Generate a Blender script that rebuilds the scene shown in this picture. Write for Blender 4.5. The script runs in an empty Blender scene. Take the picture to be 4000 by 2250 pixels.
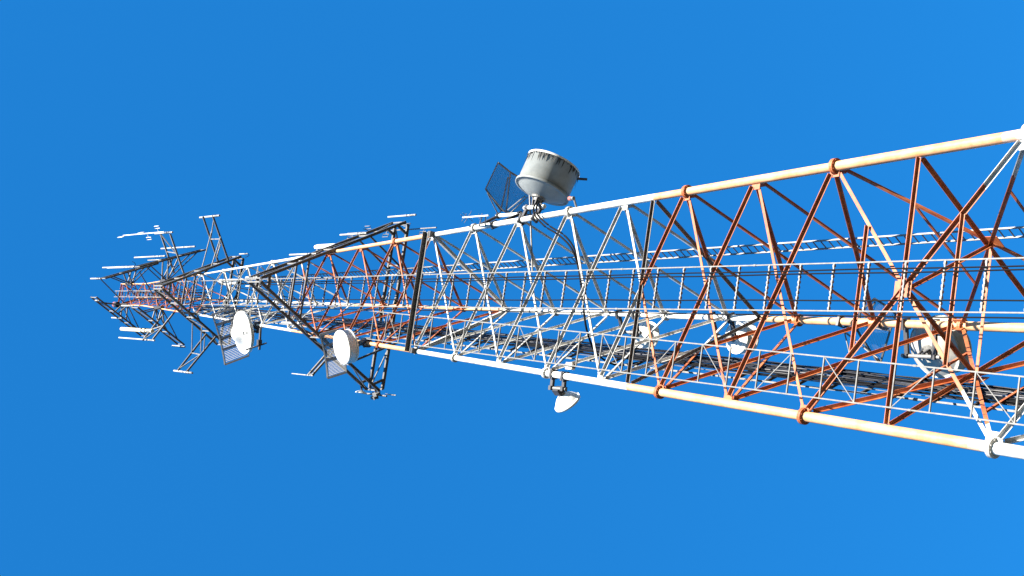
import bpy, math, random
from mathutils import Vector as V, Matrix
random.seed(7)
scene = bpy.context.scene
COL = scene.collection
R_ = math.radians

# ------------------------------------------------------------------ camera
EYE = V((0.0, -29.6553, 1.6))
AX = V((9.71046256e-03, 8.29024225e-01, -5.59128376e-01))    # picture right
AY = V((9.99923366e-01, -1.23443988e-02, -9.37328991e-04))   # picture up
AZ = V((-7.67917209e-03, -5.59076426e-01, -8.29080563e-01))  # towards the viewer
FOC = 5749.914
cam_d = bpy.data.cameras.new('camera')
cam = bpy.data.objects.new('camera', cam_d)
COL.objects.link(cam)
M = Matrix((AX, AY, AZ)).transposed().to_4x4()
M.translation = EYE
cam.matrix_world = M
cam_d.sensor_width = 36.0
cam_d.lens = FOC * 36.0 / 4000.0
cam_d.clip_start = 0.1
cam_d.clip_end = 20000
scene.camera = cam

# ------------------------------------------------------------------ daylight
SUN_EL, SUN_AZ = R_(27), R_(29)          # azimuth measured from -y towards +x
sun_vec = V((math.sin(SUN_AZ) * math.cos(SUN_EL), -math.cos(SUN_AZ) * math.cos(SUN_EL), math.sin(SUN_EL)))
world = bpy.data.worlds.new('World')
scene.world = world
world.use_nodes = True
nt = world.node_tree
nt.nodes.clear()
out = nt.nodes.new('ShaderNodeOutputWorld')
bg = nt.nodes.new('ShaderNodeBackground')
sky = nt.nodes.new('ShaderNodeTexSky')
sky.sky_type = 'NISHITA'
sky.sun_disc = False
sky.sun_elevation = SUN_EL
sky.sun_rotation = math.atan2(sun_vec.x, sun_vec.y)
sky.altitude = 1500
sky.air_density = 1.0
sky.dust_density = 0.0
sky.ozone_density = 4.0
deep = nt.nodes.new('ShaderNodeMixRGB')          # very clean, dry winter air: deep blue
deep.blend_type = 'MULTIPLY'
deep.inputs['Fac'].default_value = 1.0
deep.inputs['Color2'].default_value = (0.10, 0.74, 1.0, 1)
bg.inputs['Strength'].default_value = 0.102
even = nt.nodes.new('ShaderNodeMixRGB')          # evenly scattered part of the light
even.inputs['Fac'].default_value = 0.62
even.inputs['Color2'].default_value = (0.0085 * 4.6, 0.128 * 4.6, 0.40 * 4.6, 1)
nt.links.new(sky.outputs[0], deep.inputs['Color1'])
nt.links.new(deep.outputs[0], even.inputs['Color1'])
nt.links.new(even.outputs[0], bg.inputs['Color'])
nt.links.new(bg.outputs[0], out.inputs['Surface'])
sl = bpy.data.lights.new('sun', 'SUN')
sl.energy = 5.0
sl.angle = R_(0.53)
sl.color = (1.0, 0.93, 0.82)
sun = bpy.data.objects.new('sun', sl)
COL.objects.link(sun)
sun.location = (20, -60, 60)
sun.rotation_euler = (-sun_vec).to_track_quat('-Z', 'Y').to_euler()
vs = scene.view_settings
vs.view_transform = 'Standard'
vs.look = 'None'
vs.gamma = 1.0
vs.use_curve_mapping = False
vs.exposure = 1.92

# ------------------------------------------------------------------ surveying helpers
H = 6.0                       # height of one tower section
Z0 = 28.6139                  # height of flange level 0
PSI = 0.165136
LEG_ANG = {'A': R_(-30) + PSI, 'B': R_(-150) + PSI, 'C': R_(90) + PSI}
TOP_N = 9.6
def zn(n): return Z0 + H * n
def side(n): return max(6.53856 - 0.592049 * n, 1.25)
def leg_pt(k, n):
    r = side(n) / math.sqrt(3)
    return V((r * math.cos(LEG_ANG[k]), r * math.sin(LEG_ANG[k]), zn(n)))
def leg_r(n): return max(0.122 - 0.0118 * n, 0.034)
def radial(k): return V((math.cos(LEG_ANG[k]), math.sin(LEG_ANG[k]), 0))
def ray(x, y): return AX * ((x - 2000) / FOC) + AY * (-(y - 1125) / FOC) - AZ
def at_z(x, y, z):
    r = ray(x, y); return EYE + r * ((z - EYE.z) / r.z)
def at_n(x, y, n): return at_z(x, y, zn(n))
def at_y(x, y, wy):
    r = ray(x, y); return EYE + r * ((wy - EYE.y) / r.y)
def on_plane(x, y, p, n):
    r = ray(x, y); return EYE + r * ((p - EYE).dot(n) / r.dot(n))
def px_of(p):
    c = p - EYE
    return (2000 + FOC * c.dot(AX) / -c.dot(AZ), 1125 - FOC * c.dot(AY) / -c.dot(AZ))
def z_at_px(xy, px):
    """height on the vertical line through xy that is seen at picture column px"""
    lo, hi = 0.0, 400.0
    for _ in range(60):
        mid = (lo + hi) / 2
        if px_of(V((xy[0], xy[1], mid)))[0] > px: lo = mid
        else: hi = mid
    return (lo + hi) / 2
def leg_n(k, px):
    lo, hi = -5.0, 9.9
    for _ in range(50):
        m = (lo + hi) / 2
        if px_of(leg_pt(k, m))[0] > px: lo = m
        else: hi = m
    return (lo + hi) / 2
def hdir(deg): return V((math.cos(R_(deg)), math.sin(R_(deg)), 0))

# ------------------------------------------------------------------ materials
def mat(name, base, rough=0.5, metal=0.0, noise=0.0, scale=6.0, dark=None, spec=0.5):
    m = bpy.data.materials.new(name)
    m.use_nodes = True
    t = m.node_tree
    b = t.nodes['Principled BSDF']
    b.inputs['Roughness'].default_value = rough
    b.inputs['Metallic'].default_value = metal
    b.inputs['Specular IOR Level'].default_value = spec
    b.inputs['Base Color'].default_value = (*base, 1)
    if noise > 0:
        g = t.nodes.new('ShaderNodeNewGeometry')
        n = t.nodes.new('ShaderNodeTexNoise')
        n.inputs['Scale'].default_value = scale
        n.inputs['Detail'].default_value = 6
        n.inputs['Roughness'].default_value = 0.65
        r = t.nodes.new('ShaderNodeValToRGB')
        r.color_ramp.elements[0].position = 0.35
        r.color_ramp.elements[1].position = 0.62
        d = dark or tuple(c * (1 - noise) for c in base)
        r.color_ramp.elements[0].color = (*d, 1)
        r.color_ramp.elements[1].color = (*base, 1)
        t.links.new(g.outputs['Position'], n.inputs['Vector'])
        t.links.new(n.outputs['Fac'], r.inputs['Fac'])
        t.links.new(r.outputs['Color'], b.inputs['Base Color'])
    return m

def paint_material(name, o_dark, o_pale, low=-0.89, fade=0.0, w_dark=(0.34, 0.33, 0.30), w_pale=(0.54, 0.53, 0.50)):
    """aviation paint in orange and white bands by height, weathered"""
    m = bpy.data.materials.new(name)
    m.use_nodes = True
    t = m.node_tree
    L = t.links.new
    b = t.nodes['Principled BSDF']
    g = t.nodes.new('ShaderNodeNewGeometry')
    sx = t.nodes.new('ShaderNodeSeparateXYZ')
    L(g.outputs['Position'], sx.inputs[0])
    nz = t.nodes.new('ShaderNodeTexNoise'); nz.inputs['Scale'].default_value = 5; nz.inputs['Detail'].default_value = 3
    L(g.outputs['Position'], nz.inputs['Vector'])
    wob = t.nodes.new('ShaderNodeMath'); wob.operation = 'MULTIPLY_ADD'
    L(nz.outputs['Fac'], wob.inputs[0]); wob.inputs[1].default_value = 0.35; L(sx.outputs['Z'], wob.inputs[2])
    mr = t.nodes.new('ShaderNodeMapRange')
    mr.inputs['From Min'].default_value = 0.0; mr.inputs['From Max'].default_value = 100.0
    L(wob.outputs[0], mr.inputs['Value'])
    band = t.nodes.new('ShaderNodeValToRGB')
    band.color_ramp.interpolation = 'CONSTANT'
    e = band.color_ramp.elements
    e[0].position = 0.0; e[0].color = (0, 0, 0, 1)
    stops = [(-3.0, 1), (low, 0), (1.235, 1), (3.49, 0), (5.4, 1), (7.56, 0)]
    e[1].position = zn(stops[0][0]) / 100; e[1].color = (1, 1, 1, 1)
    for n, v in stops[1:]:
        if n == low and fade:          # worn overlap of the two coats
            for i in range(1, 6):
                q = e.new((zn(n - fade * (1 - i / 5)) + 0.17) / 100); c = (1 - i / 5) ** 1.3; q.color = (c, c, c, 1)
            continue
        q = e.new((zn(n) + 0.17) / 100); q.color = (v, v, v, 1)
    L(mr.outputs[0], band.inputs['Fac'])
    # orange, faded in clouds
    n1 = t.nodes.new('ShaderNodeTexNoise'); n1.inputs['Scale'].default_value = 1.6; n1.inputs['Detail'].default_value = 8; n1.inputs['Roughness'].default_value = 0.7
    L(g.outputs['Position'], n1.inputs['Vector'])
    orr = t.nodes.new('ShaderNodeValToRGB')
    orr.color_ramp.elements[0].position = 0.36; orr.color_ramp.elements[0].color = (*o_dark, 1)
    orr.color_ramp.elements[1].position = 0.66; orr.color_ramp.elements[1].color = (*o_pale, 1)
    L(n1.outputs['Fac'], orr.inputs['Fac'])
    n2 = t.nodes.new('ShaderNodeTexNoise'); n2.inputs['Scale'].default_value = 3.0; n2.inputs['Detail'].default_value = 8
    L(g.outputs['Position'], n2.inputs['Vector'])
    whr = t.nodes.new('ShaderNodeValToRGB')
    whr.color_ramp.elements[0].position = 0.3; whr.color_ramp.elements[0].color = (*w_dark, 1)
    whr.color_ramp.elements[1].position = 0.55; whr.color_ramp.elements[1].color = (*w_pale, 1)
    L(n2.outputs['Fac'], whr.inputs['Fac'])
    mx = t.nodes.new('ShaderNodeMixRGB')
    L(band.outputs['Color'], mx.inputs['Fac']); L(orr.outputs['Color'], mx.inputs['Color1']); L(whr.outputs['Color'], mx.inputs['Color2'])
    # grime spots
    n3 = t.nodes.new('ShaderNodeTexNoise'); n3.inputs['Scale'].default_value = 3.5; n3.inputs['Detail'].default_value = 10; n3.inputs['Roughness'].default_value = 0.75
    mp = t.nodes.new('ShaderNodeMapping'); mp.inputs['Scale'].default_value = (1.0, 1.0, 0.35)
    L(g.outputs['Position'], mp.inputs['Vector']); L(mp.outputs[0], n3.inputs['Vector'])
    gr = t.nodes.new('ShaderNodeValToRGB')
    gr.color_ramp.elements[0].position = 0.56; gr.color_ramp.elements[0].color = (0, 0, 0, 1)
    gr.color_ramp.elements[1].position = 0.78; gr.color_ramp.elements[1].color = (0.8, 0.8, 0.8, 1)
    L(n3.outputs['Fac'], gr.inputs['Fac'])
    mg = t.nodes.new('ShaderNodeMixRGB'); mg.inputs['Color2'].default_value = (0.17, 0.11, 0.05, 1)
    L(gr.outputs['Color'], mg.inputs['Fac']); L(mx.outputs['Color'], mg.inputs['Color1'])
    L(mg.outputs['Color'], b.inputs['Base Color'])
    b.inputs['Roughness'].default_value = 0.55
    b.inputs['Specular IOR Level'].default_value = 0.35
    bump = t.nodes.new('ShaderNodeBump'); bump.inputs['Strength'].default_value = 0.15; bump.inputs['Distance'].default_value = 0.01
    L(n3.outputs['Fac'], bump.inputs['Height']); L(bump.outputs['Normal'], b.inputs['Normal'])
    return m

M_PAINT = paint_material('banded_brace_paint', (0.27, 0.055, 0.015), (0.47, 0.16, 0.058))
M_LEG = paint_material('sunlit_banded_leg_paint', (0.50, 0.24, 0.10), (0.66, 0.39, 0.21), -0.93, 0.10, (0.46, 0.43, 0.37), (0.68, 0.67, 0.63))   # paler than the braces: sunlight on the legs mixed into the colour
M_GALV = mat('galvanized_steel', (0.20, 0.196, 0.188), 0.55, 0.1, 0.35, 9)
M_WHITE = mat('white_fibreglass', (0.78, 0.78, 0.75), 0.38, 0, 0.12, 4)
M_DRUM = mat('weathered_grey_drum_paint', (0.26, 0.28, 0.275), 0.5, 0, 0.2, 3)
M_FRAME = mat('weathered_dark_steel', (0.12, 0.115, 0.11), 0.5, 0.3, 0.4, 10)
M_BLACK = mat('black_jacket', (0.006, 0.006, 0.007), 0.6, 0, spec=0.06)
M_DARK = mat('dark_bracket_steel', (0.055, 0.055, 0.06), 0.5, 0.3, 0.3, 12)
M_MESH = mat('dark_wire_mesh', (0.06, 0.065, 0.075), 0.6, 0.2)
M_TUBE = mat('greyed_fibreglass_tube', (0.42, 0.42, 0.40), 0.5, 0, 0.3, 6)
M_BEIGE = mat('weathered_beige_cover', (0.46, 0.44, 0.39), 0.55, 0, 0.35, 2.5)
M_CREAM = mat('cream_fibreglass', (0.72, 0.63, 0.44), 0.4, 0, 0.1, 5)
M_RED = mat('red_lamp_glass', (0.40, 0.14, 0.12), 0.25)
M_RAG = mat('torn_grey_fabric', (0.075, 0.075, 0.07), 0.9, 0, 0.6, 9)
M_GREYP = mat('dull_zinc_rail', (0.15, 0.148, 0.14), 0.6, 0.1, 0.4, 6)
M_SLAT = mat('dull_slat_steel', (0.20, 0.20, 0.20), 0.5, 0.3, 0.2, 12)
M_RUNG = mat('dull_steel_rung', (0.16, 0.16, 0.17), 0.5, 0.4, 0.3, 12)
M_BOX = mat('cream_enclosure', (0.70, 0.64, 0.52), 0.5, 0, 0.1, 8)

# ------------------------------------------------------------------ mesh builder
class MB:
    def __init__(s): s.v = []; s.f = []; s.sm = []
    def add(s, vs, fs, smooth=False):
        o = len(s.v); s.v += [V(x) for x in vs]
        for f in fs: s.f.append([i + o for i in f]); s.sm.append(smooth)
    @staticmethod
    def basis(d, up=None):
        d = d.normalized()
        u = up if up is not None else (V((0, 0, 1)) if abs(d.z) < 0.9 else V((1, 0, 0)))
        a = d.cross(u)
        if a.length < 1e-6: a = d.cross(V((0, 1, 0)))
        a.normalize()
        return d, a, a.cross(d).normalized()
    def tube(s, p, q, r, n=8, r2=None, cap=True):
        p, q = V(p), V(q); r2 = r if r2 is None else r2
        d, a, b = s.basis(q - p)
        ring = [(math.cos(2 * math.pi * i / n), math.sin(2 * math.pi * i / n)) for i in range(n)]
        vs = [p + (a * c + b * t) * r for c, t in ring] + [q + (a * c + b * t) * r2 for c, t in ring]
        s.add(vs, [(i, n + i, n + (i + 1) % n, (i + 1) % n) for i in range(n)], True)
        if cap: s.add(vs, [tuple(range(n)), tuple(range(2 * n - 1, n - 1, -1))])
    def path(s, pts, r, n=6):
        pts = [V(x) for x in pts]; rings = []
        for i, p in enumerate(pts):
            d = pts[min(i + 1, len(pts) - 1)] - pts[max(i - 1, 0)]
            _, a, b = s.basis(d)
            rings += [p + (a * math.cos(2 * math.pi * k / n) + b * math.sin(2 * math.pi * k / n)) * r for k in range(n)]
        fs = []
        for i in range(len(pts) - 1):
            for k in range(n):
                fs.append((i * n + k, (i + 1) * n + k, (i + 1) * n + (k + 1) % n, i * n + (k + 1) % n))
        s.add(rings, fs, True)
        s.add(rings, [tuple(range(n)), tuple(range(len(rings) - 1, len(rings) - n - 1, -1))])
    def bar(s, p, q, w, h, up=None):
        p, q = V(p), V(q)
        d, a, b = s.basis(q - p, up)
        vs = [x + a * (w / 2 * i) + b * (h / 2 * j) for x in (p, q) for i, j in ((-1, -1), (1, -1), (1, 1), (-1, 1))]
        s.add(vs, [(0, 1, 2, 3), (7, 6, 5, 4), (0, 4, 5, 1), (1, 5, 6, 2), (2, 6, 7, 3), (3, 7, 4, 0)])
    def box(s, c, a, b, d):
        c = V(c); s.bar(c - d, c + d, 2 * a.length, 2 * b.length, up=b.normalized())
    def angle(s, p, q, o, size, t=0.014, edge=1, outw=1, stand=1.15):
        """rolled angle: one flange flat in the face plane, the other standing out along o at one edge"""
        p, q = V(p), V(q); d = (q - p).normalized(); o = (o - d * o.dot(d)).normalized(); w = d.cross(o).normalized()
        if w.z < 0: w = -w
        e = w * edge
        prof = [(-.5, 0), (.5, 0), (.5, stand), (.5 - t / size, stand), (.5 - t / size, t / size), (-.5, t / size)]
        vs = []
        for x in (p, q):
            for a, b in prof: vs.append(x + e * (a * size) + o * (outw * b * size))
        n = 6
        fl = [(i, (i + 1) % n, n + (i + 1) % n, n + i) for i in range(n)]
        s.add(vs, fl + [(0, 5, 4, 1), (4, 3, 2, 1), (6, 7, 10, 11), (7, 8, 9, 10)])
    def lathe(s, c, axis, prof, n=40, smooth=True, close=False):
        c = V(c); d, a, b = s.basis(V(axis)); vs = []
        for z, r in prof:
            for i in range(n):
                th = 2 * math.pi * i / n
                vs.append(c + d * z + (a * math.cos(th) + b * math.sin(th)) * max(r, 1e-4))
        m = len(prof)
        fs = [(j * n + i, j * n + (i + 1) % n, (j + 1) * n + (i + 1) % n, (j + 1) * n + i) for j in range(m - 1) for i in range(n)]
        if close: fs += [((m - 1) * n + i, (m - 1) * n + (i + 1) % n, (i + 1) % n, i) for i in range(n)]
        s.add(vs, fs, smooth)
    def mesh(s, name, m, off=V((0, 0, 0))):
        me = bpy.data.meshes.new(name)
        me.from_pydata([tuple(x - off) for x in s.v], [], s.f)
        me.polygons.foreach_set('use_smooth', s.sm)
        if m: me.materials.append(m)
        import bmesh
        bm = bmesh.new(); bm.from_mesh(me); bmesh.ops.recalc_face_normals(bm, faces=bm.faces); bm.to_mesh(me); bm.free()
        return me
    def build(s, name, m, root=None, parent=None, kind=None, label=None):
        """root gives the origin of the thing; parent defaults to it"""
        off = root['_o'] if False else (ORIG.get(root.name, V((0, 0, 0))) if root else V((0, 0, 0)))
        me = s.mesh(name, m, off)
        o = bpy.data.objects.new(name, me); COL.objects.link(o)
        par = parent or root
        if par: o.parent = par
        if kind: o['kind'] = kind
        if label: o['label'] = label
        return o
ORIG = {}
def thing(name, label, cat, loc, group=None):
    o = bpy.data.objects.new(name, None); COL.objects.link(o)
    o.location = loc; o.empty_display_size = 0.2
    ORIG[o.name] = V(loc)
    o['label'] = label; o['category'] = cat
    if group: o['group'] = group
    return o
def single(mb, name, m, label, cat, loc, group=None, kind=None):
    me = mb.mesh(name, m, V(loc))
    o = bpy.data.objects.new(name, me); COL.objects.link(o); o.location = loc
    if label: o['label'] = label; o['category'] = cat
    if group: o['group'] = group
    if kind: o['kind'] = kind
    ORIG[o.name] = V(loc)
    return o
def piece(name, me, root, p, rot=None, parent=None):
    """one more object of a shared mesh, at world point p"""
    o = bpy.data.objects.new(name, me); COL.objects.link(o)
    o.parent = parent or root
    mm = rot.to_4x4() if rot is not None else Matrix.Identity(4)
    mm.translation = V(p) - ORIG[root.name]
    o.matrix_basis = mm
    return o

# ------------------------------------------------------------------ ground
def ground_material():
    m = bpy.data.materials.new('dry_ground'); m.use_nodes = True
    t = m.node_tree; b = t.nodes['Principled BSDF']
    g = t.nodes.new('ShaderNodeNewGeometry'); n = t.nodes.new('ShaderNodeTexNoise')
    n.inputs['Scale'].default_value = 0.3; n.inputs['Detail'].default_value = 10
    r = t.nodes.new('ShaderNodeValToRGB')
    r.color_ramp.elements[0].position = 0.35; r.color_ramp.elements[0].color = (0.010, 0.012, 0.005, 1)
    r.color_ramp.elements[1].position = 0.7; r.color_ramp.elements[1].color = (0.034, 0.030, 0.015, 1)
    t.links.new(g.outputs['Position'], n.inputs['Vector']); t.links.new(n.outputs['Fac'], r.inputs['Fac'])
    t.links.new(r.outputs['Color'], b.inputs['Base Color']); b.inputs['Roughness'].default_value = 0.95
    return m
gm = MB()
gm.add([(-9000, -9000, 0), (9000, -9000, 0), (9000, 9000, 0), (-9000, 9000, 0)], [(0, 1, 2, 3)])
go = gm.build('ground', ground_material()); go['kind'] = 'structure'

# ------------------------------------------------------------------ the tower
NG = -4.75
tower = thing('lattice_tower', 'tall triangular lattice tower of tubular legs and cross braces in orange and white bands', 'lattice tower', (0, 0, 0))
levels = [NG, -4, -3, -2, -1] + [i * 0.5 for i in range(0, 16)] + [8 + i * 0.25 for i in range(0, 7)] + [TOP_N]
flange_levels = [-4, -3, -2, -1, 0, 1, 2, 3, 4, 5, 6, 7, 8, 9]
# legs, one tube for each section between flanges
for k in 'ABC':
    fl = [NG] + flange_levels + [TOP_N + 0.03]
    for a, b in zip(fl, fl[1:]):
        m = MB(); r = leg_r(max(a, -2))
        n_mid = 8.93
        if a < n_mid < b:
            m.tube(leg_pt(k, a), leg_pt(k, n_mid), r, 20); m.tube(leg_pt(k, n_mid), leg_pt(k, b), r, 20)
        else:
            m.tube(leg_pt(k, a), leg_pt(k, b), r, 20)
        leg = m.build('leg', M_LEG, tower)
        if b in flange_levels:
            f = MB(); p = leg_pt(k, b); d = (leg_pt(k, b) - leg_pt(k, b - .2)).normalized(); R1 = r * 1.62
            f.lathe(p, d, [(-.055, r * .98), (-.055, R1), (-.004, R1), (-.004, R1 * .97), (.004, R1 * .97), (.004, R1), (.055, R1), (.055, r * .98)], 24, False)
            _, ba, bb = MB.basis(d)
            for i in range(8):
                th = 2 * math.pi * (i + .5) / 8; c = p + (ba * math.cos(th) + bb * math.sin(th)) * (r * 1.36)
                f.tube(c - d * .085, c + d * .085, .016, 5)
            f.build('flange', M_PAINT, tower, leg)
# bracing
FACES = [('A', 'B'), ('B', 'C'), ('C', 'A')]
def face_out(k, l):
    m = (radial(k) + radial(l)).normalized(); return m
def dsize(n): return max(0.090 - 0.0058 * max(n, 0), 0.034)
def inset(p, q, a, b):
    d = (q - p).normalized(); return p + d * a, q - d * b
for (k, l) in FACES:
    o = face_out(k, l)
    for a, b in zip(levels, levels[1:]):
        sz = dsize(a) * (1.08 if a < 0 else 1)
        rr = leg_r(a)
        for p, q, sgn in ((leg_pt(k, a), leg_pt(l, b), 1), (leg_pt(l, a), leg_pt(k, b), -1)):
            p2, q2 = inset(p, q, rr * 1.9, rr * 1.9)
            first = sgn > 0
            m = MB()
            if first: m.angle(p2 + o * .016, q2 + o * .016, o, sz, min(.014, sz * .2), 1, 1)
            else: m.angle(p2 - o * .016, q2 - o * .016, o, sz, min(.014, sz * .2), 1, -1)
            m.build('diagonal_brace', M_PAINT, tower)
# gusset plates where the braces meet the legs
for n in [x for x in levels if -2 <= x <= 8]:
    for (k, l) in FACES:
        o = face_out(k, l)
        for s, e in ((k, l), (l, k)):
            p = leg_pt(s, n); w = (leg_pt(e, n) - p).normalized(); r = leg_r(n)
            up = (leg_pt(s, n + .1) - p).normalized()
            h = .17 if n >= 0 else .22
            h *= max(1 - n * .07, .45)
            m = MB(); c = p + w * (r + h * .42)
            m.box(c, w * (h * .55), o * .012, up * h)
            m.build('gusset_plate', M_PAINT, tower)
# crossing plates of the large panels and horizontal rings
def brace(p, q, o, sz, edge=1, outw=1, name='horizontal_brace'):
    m = MB(); m.angle(p, q, o, sz, min(.014, sz * .2), edge, outw); return m.build(name, M_PAINT, tower)
def mid_cross(k, l, a, b):
    A0, B1, B0, A1 = leg_pt(k, a), leg_pt(l, b), leg_pt(l, a), leg_pt(k, b)
    sa, sb = side(a), side(b); t = sa / (sa + sb)
    return A0.lerp(B1, t), a + (b - a) * t
for a, b in ((-4, -3), (-3, -2), (-2, -1), (-1, 0)):
    cs = {}
    for (k, l) in FACES:
        c, nn = mid_cross(k, l, a, b); cs[(k, l)] = c; o = face_out(k, l)
        w = (leg_pt(l, a) - leg_pt(k, a)).normalized()
        p, q = inset(leg_pt(k, nn), leg_pt(l, nn), .14, .14)
        brace(p + o * .03, q + o * .03, o, .085, 1, 1) if (k, l) == ('A', 'B') else brace(p - o * .05, q - o * .05, o, .09, 1, -1)
        m = MB(); m.box(c + o * .07, w * .2, o * .01, V((0, 0, .26))); m.build('crossing_plate', M_PAINT, tower)
        # secondary struts between the diagonals
        for (s, e) in ((a, nn), (b, nn)):
            pk = leg_pt(k, s).lerp(c, .5); pl = leg_pt(l, s).lerp(c, .5)
            brace(pk + o * .03, pl + o * .03, o, .075, 1, 1, 'secondary_strut')
        # struts from leg mid to the quarter points
    mids = [cs[f] for f in FACES]
    for i in range(3):
        p, q = mids[i], mids[(i + 1) % 3]
        brace(p, q, V((0, 0, 1)), .085, 1, -1, 'plan_brace')
for n, sz in ((1.245, .085), (6.25, .04)):
    for (k, l) in FACES:
        o = face_out(k, l)
        p, q = inset(leg_pt(k, n), leg_pt(l, n), .12, .12)
        near = (k, l) == ('A', 'B')
        m = MB(); m.angle(p + o * (.05 if near else -.03), q + o * (.05 if near else -.03), o, sz, .014, 1, 1 if near else -1)
        m.build('horizontal_brace', M_FRAME if n < 2 and near else (M_GALV if n < 2 else M_PAINT), tower)
# bar set proud of the near face at the paint boundary, clamped to both legs
o = face_out('A', 'B')
for (k, l) in FACES:
    o = face_out(k, l)
    p, q = leg_pt(k, 3.5), leg_pt(l, 3.5); w = (q - p).normalized()
    off = o * .26 if (k, l) == ('A', 'B') else -o * .06
    m = MB(); m.angle(p - w * .05 + off, q + w * .05 + off, o, .15, .016, 1, 1); m.build('horizontal_brace', M_FRAME if (k, l) == ('A', 'B') else M_PAINT, tower)
    if (k, l) == ('A', 'B'):
        for x in (p, q):
            m = MB(); m.bar(x + o * .02 + V((0, 0, -.09)), x + off + V((0, 0, -.09)), .2, .2); m.build('clamp', M_DARK, tower)
# top closing ring
for (k, l) in FACES:
    brace(leg_pt(k, TOP_N), leg_pt(l, TOP_N), face_out(k, l), .06)

# ------------------------------------------------------------------ ladders on the tower faces
O_AB = face_out('A', 'B')
E_AB = (leg_pt('B', 0) - leg_pt('A', 0)).normalized()
MID_AB = lambda n: (leg_pt('A', n) + leg_pt('B', n)) / 2
def straight_ladder(name, label, cat, railpt, n0, n1, m_rail, m_rung, pitch, rail_w, rung_w, beads=False, xbrace=False, rail_d=None, group=None, rail_up=None):
    """railpt(i, n) gives the point on rail i (0 or 1) at level n; rails run straight between the ends"""
    ends = [(railpt(i, n0), railpt(i, n1)) for i in (0, 1)]
    railpt = lambda i, n: ends[i][0].lerp(ends[i][1], (n - n0) / (n1 - n0))
    root = thing(name, label, cat, (railpt(0, n0) + railpt(1, n0)) / 2, group)
    for i in (0, 1):
        m = MB()
        m.bar(railpt(i, n0), railpt(i, n1), rail_w, rail_d or rail_w, up=rail_up or O_AB)
        # splice sleeves
        z = n0
        while z < n1 - 1:
            z += 1.0
            m.bar(railpt(i, z - .008), railpt(i, z + .008), rail_w * 1.5, (rail_d or rail_w) * 1.5, up=O_AB)
        m.build('rail', m_rail, root)
    cnt = int((n1 - n0) * H / pitch)
    proto = {}
    for j in range(cnt):
        n = n0 + (j + .5) * pitch / H
        p, q = railpt(0, n), railpt(1, n)
        L = round((q - p).length, 2)
        if L not in proto:
            m = MB(); hx = V((L / 2, 0, 0))
            m.bar(-hx, hx, rung_w, rung_w, up=V((0, 0, 1)))
            if beads:
                nb = 9
                for b in range(nb):
                    x = V((-L / 2 + L * (b + .5) / nb, 0, 0))
                    m.bar(x - V((L / nb * .22, 0, .0)), x + V((L / nb * .22, 0, 0)), rung_w * 1.9, rung_w * 1.5, up=V((0, 0, 1)))
                    m.bar(x + V((L / nb * .35, 0, -.01)), x + V((L / nb * .43, 0, .03)), rung_w * .8, rung_w * 1.9, up=V((0, 0, 1)))
            proto[L] = m.mesh('rung', m_rung)
        x = (q - p).normalized(); zz = (railpt(0, n + .05) - p).normalized(); y = zz.cross(x).normalized(); zz = x.cross(y)
        rot = Matrix((x, y, zz)).transposed()
        piece('rung', proto[L], root, (p + q) / 2, rot)
        if xbrace and j % 2 == 0 and j + 1 < cnt:
            n2 = n + pitch / H
            m = MB()
            if j % 4 == 0: m.bar(railpt(0, n), railpt(1, n2), .022, .012, up=O_AB)
            else: m.bar(railpt(1, n), railpt(0, n2), .022, .012, up=O_AB)
            m.build('tie_rod', m_rail, root)
    return root
OFF1 = .20
def w1(i, n): return MID_AB(n) + O_AB * OFF1 - E_AB * (.66 if i == 0 else -.57)
straight_ladder('cable_ladder', 'wide white cable ladder with clamp studded rungs up the middle of the near tower face', 'cable ladder', w1, -1.6, 8.1, M_GREYP, M_GALV, 1.2, .033, .036, beads=True)
def w2(i, n): 
    b = leg_pt('B', n); return b + O_AB * .14 - E_AB * ((1.56 - .065 * n) if i == 0 else (.50 - .08 * n))
straight_ladder('cable_ladder', 'plain white cable ladder with thin tie rods running beside the lower tower leg', 'cable ladder', w2, -1.6, 4.35, M_GREYP, M_GREYP, 1.2, .034, .036, xbrace=True)
def w0(i, n): return MID_AB(n) + O_AB * .10 - E_AB * (.19 if i == 0 else -.16)
straight_ladder('cable_ladder', 'short narrow ladder at the very tip of the tower on the near face', 'cable ladder', w0, 8.3, 9.72, M_GALV, M_GALV, .5, .03, .03)
O_CA = face_out('C', 'A')
E_AC = (leg_pt('C', 0) - leg_pt('A', 0)).normalized()
def wl(i, n):
    q = (3.14 - .29 * n) / side(n)
    return leg_pt('A', n).lerp(leg_pt('C', n), q) + O_CA * .22 + E_AC * (-.17 if i == 0 else .17)
straight_ladder('climbing_ladder', 'long narrow climbing ladder with dark rungs behind the upper back face of the tower', 'ladder', wl, -1.2, 7.4, M_GALV, M_RUNG, .3, .045, .026, rail_d=.04, rail_up=V((.35, -1, 0)))
O_BC = face_out('B', 'C')
E_BC = (leg_pt('C', 0) - leg_pt('B', 0)).normalized()
def tray_q(n): return .42 + .014 * n
def wt(i, n):
    return leg_pt('B', n).lerp(leg_pt('C', n), tray_q(n)) + O_BC * .24 + E_BC * (.47 if i == 0 else -.5)
straight_ladder('cable_tray', 'pale cable tray carrying the thick bundle of black cables behind the lower back face', 'cable tray', wt, -1.3, 8.0, M_GREYP, M_DARK, 1.2, .05, .07)

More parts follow.
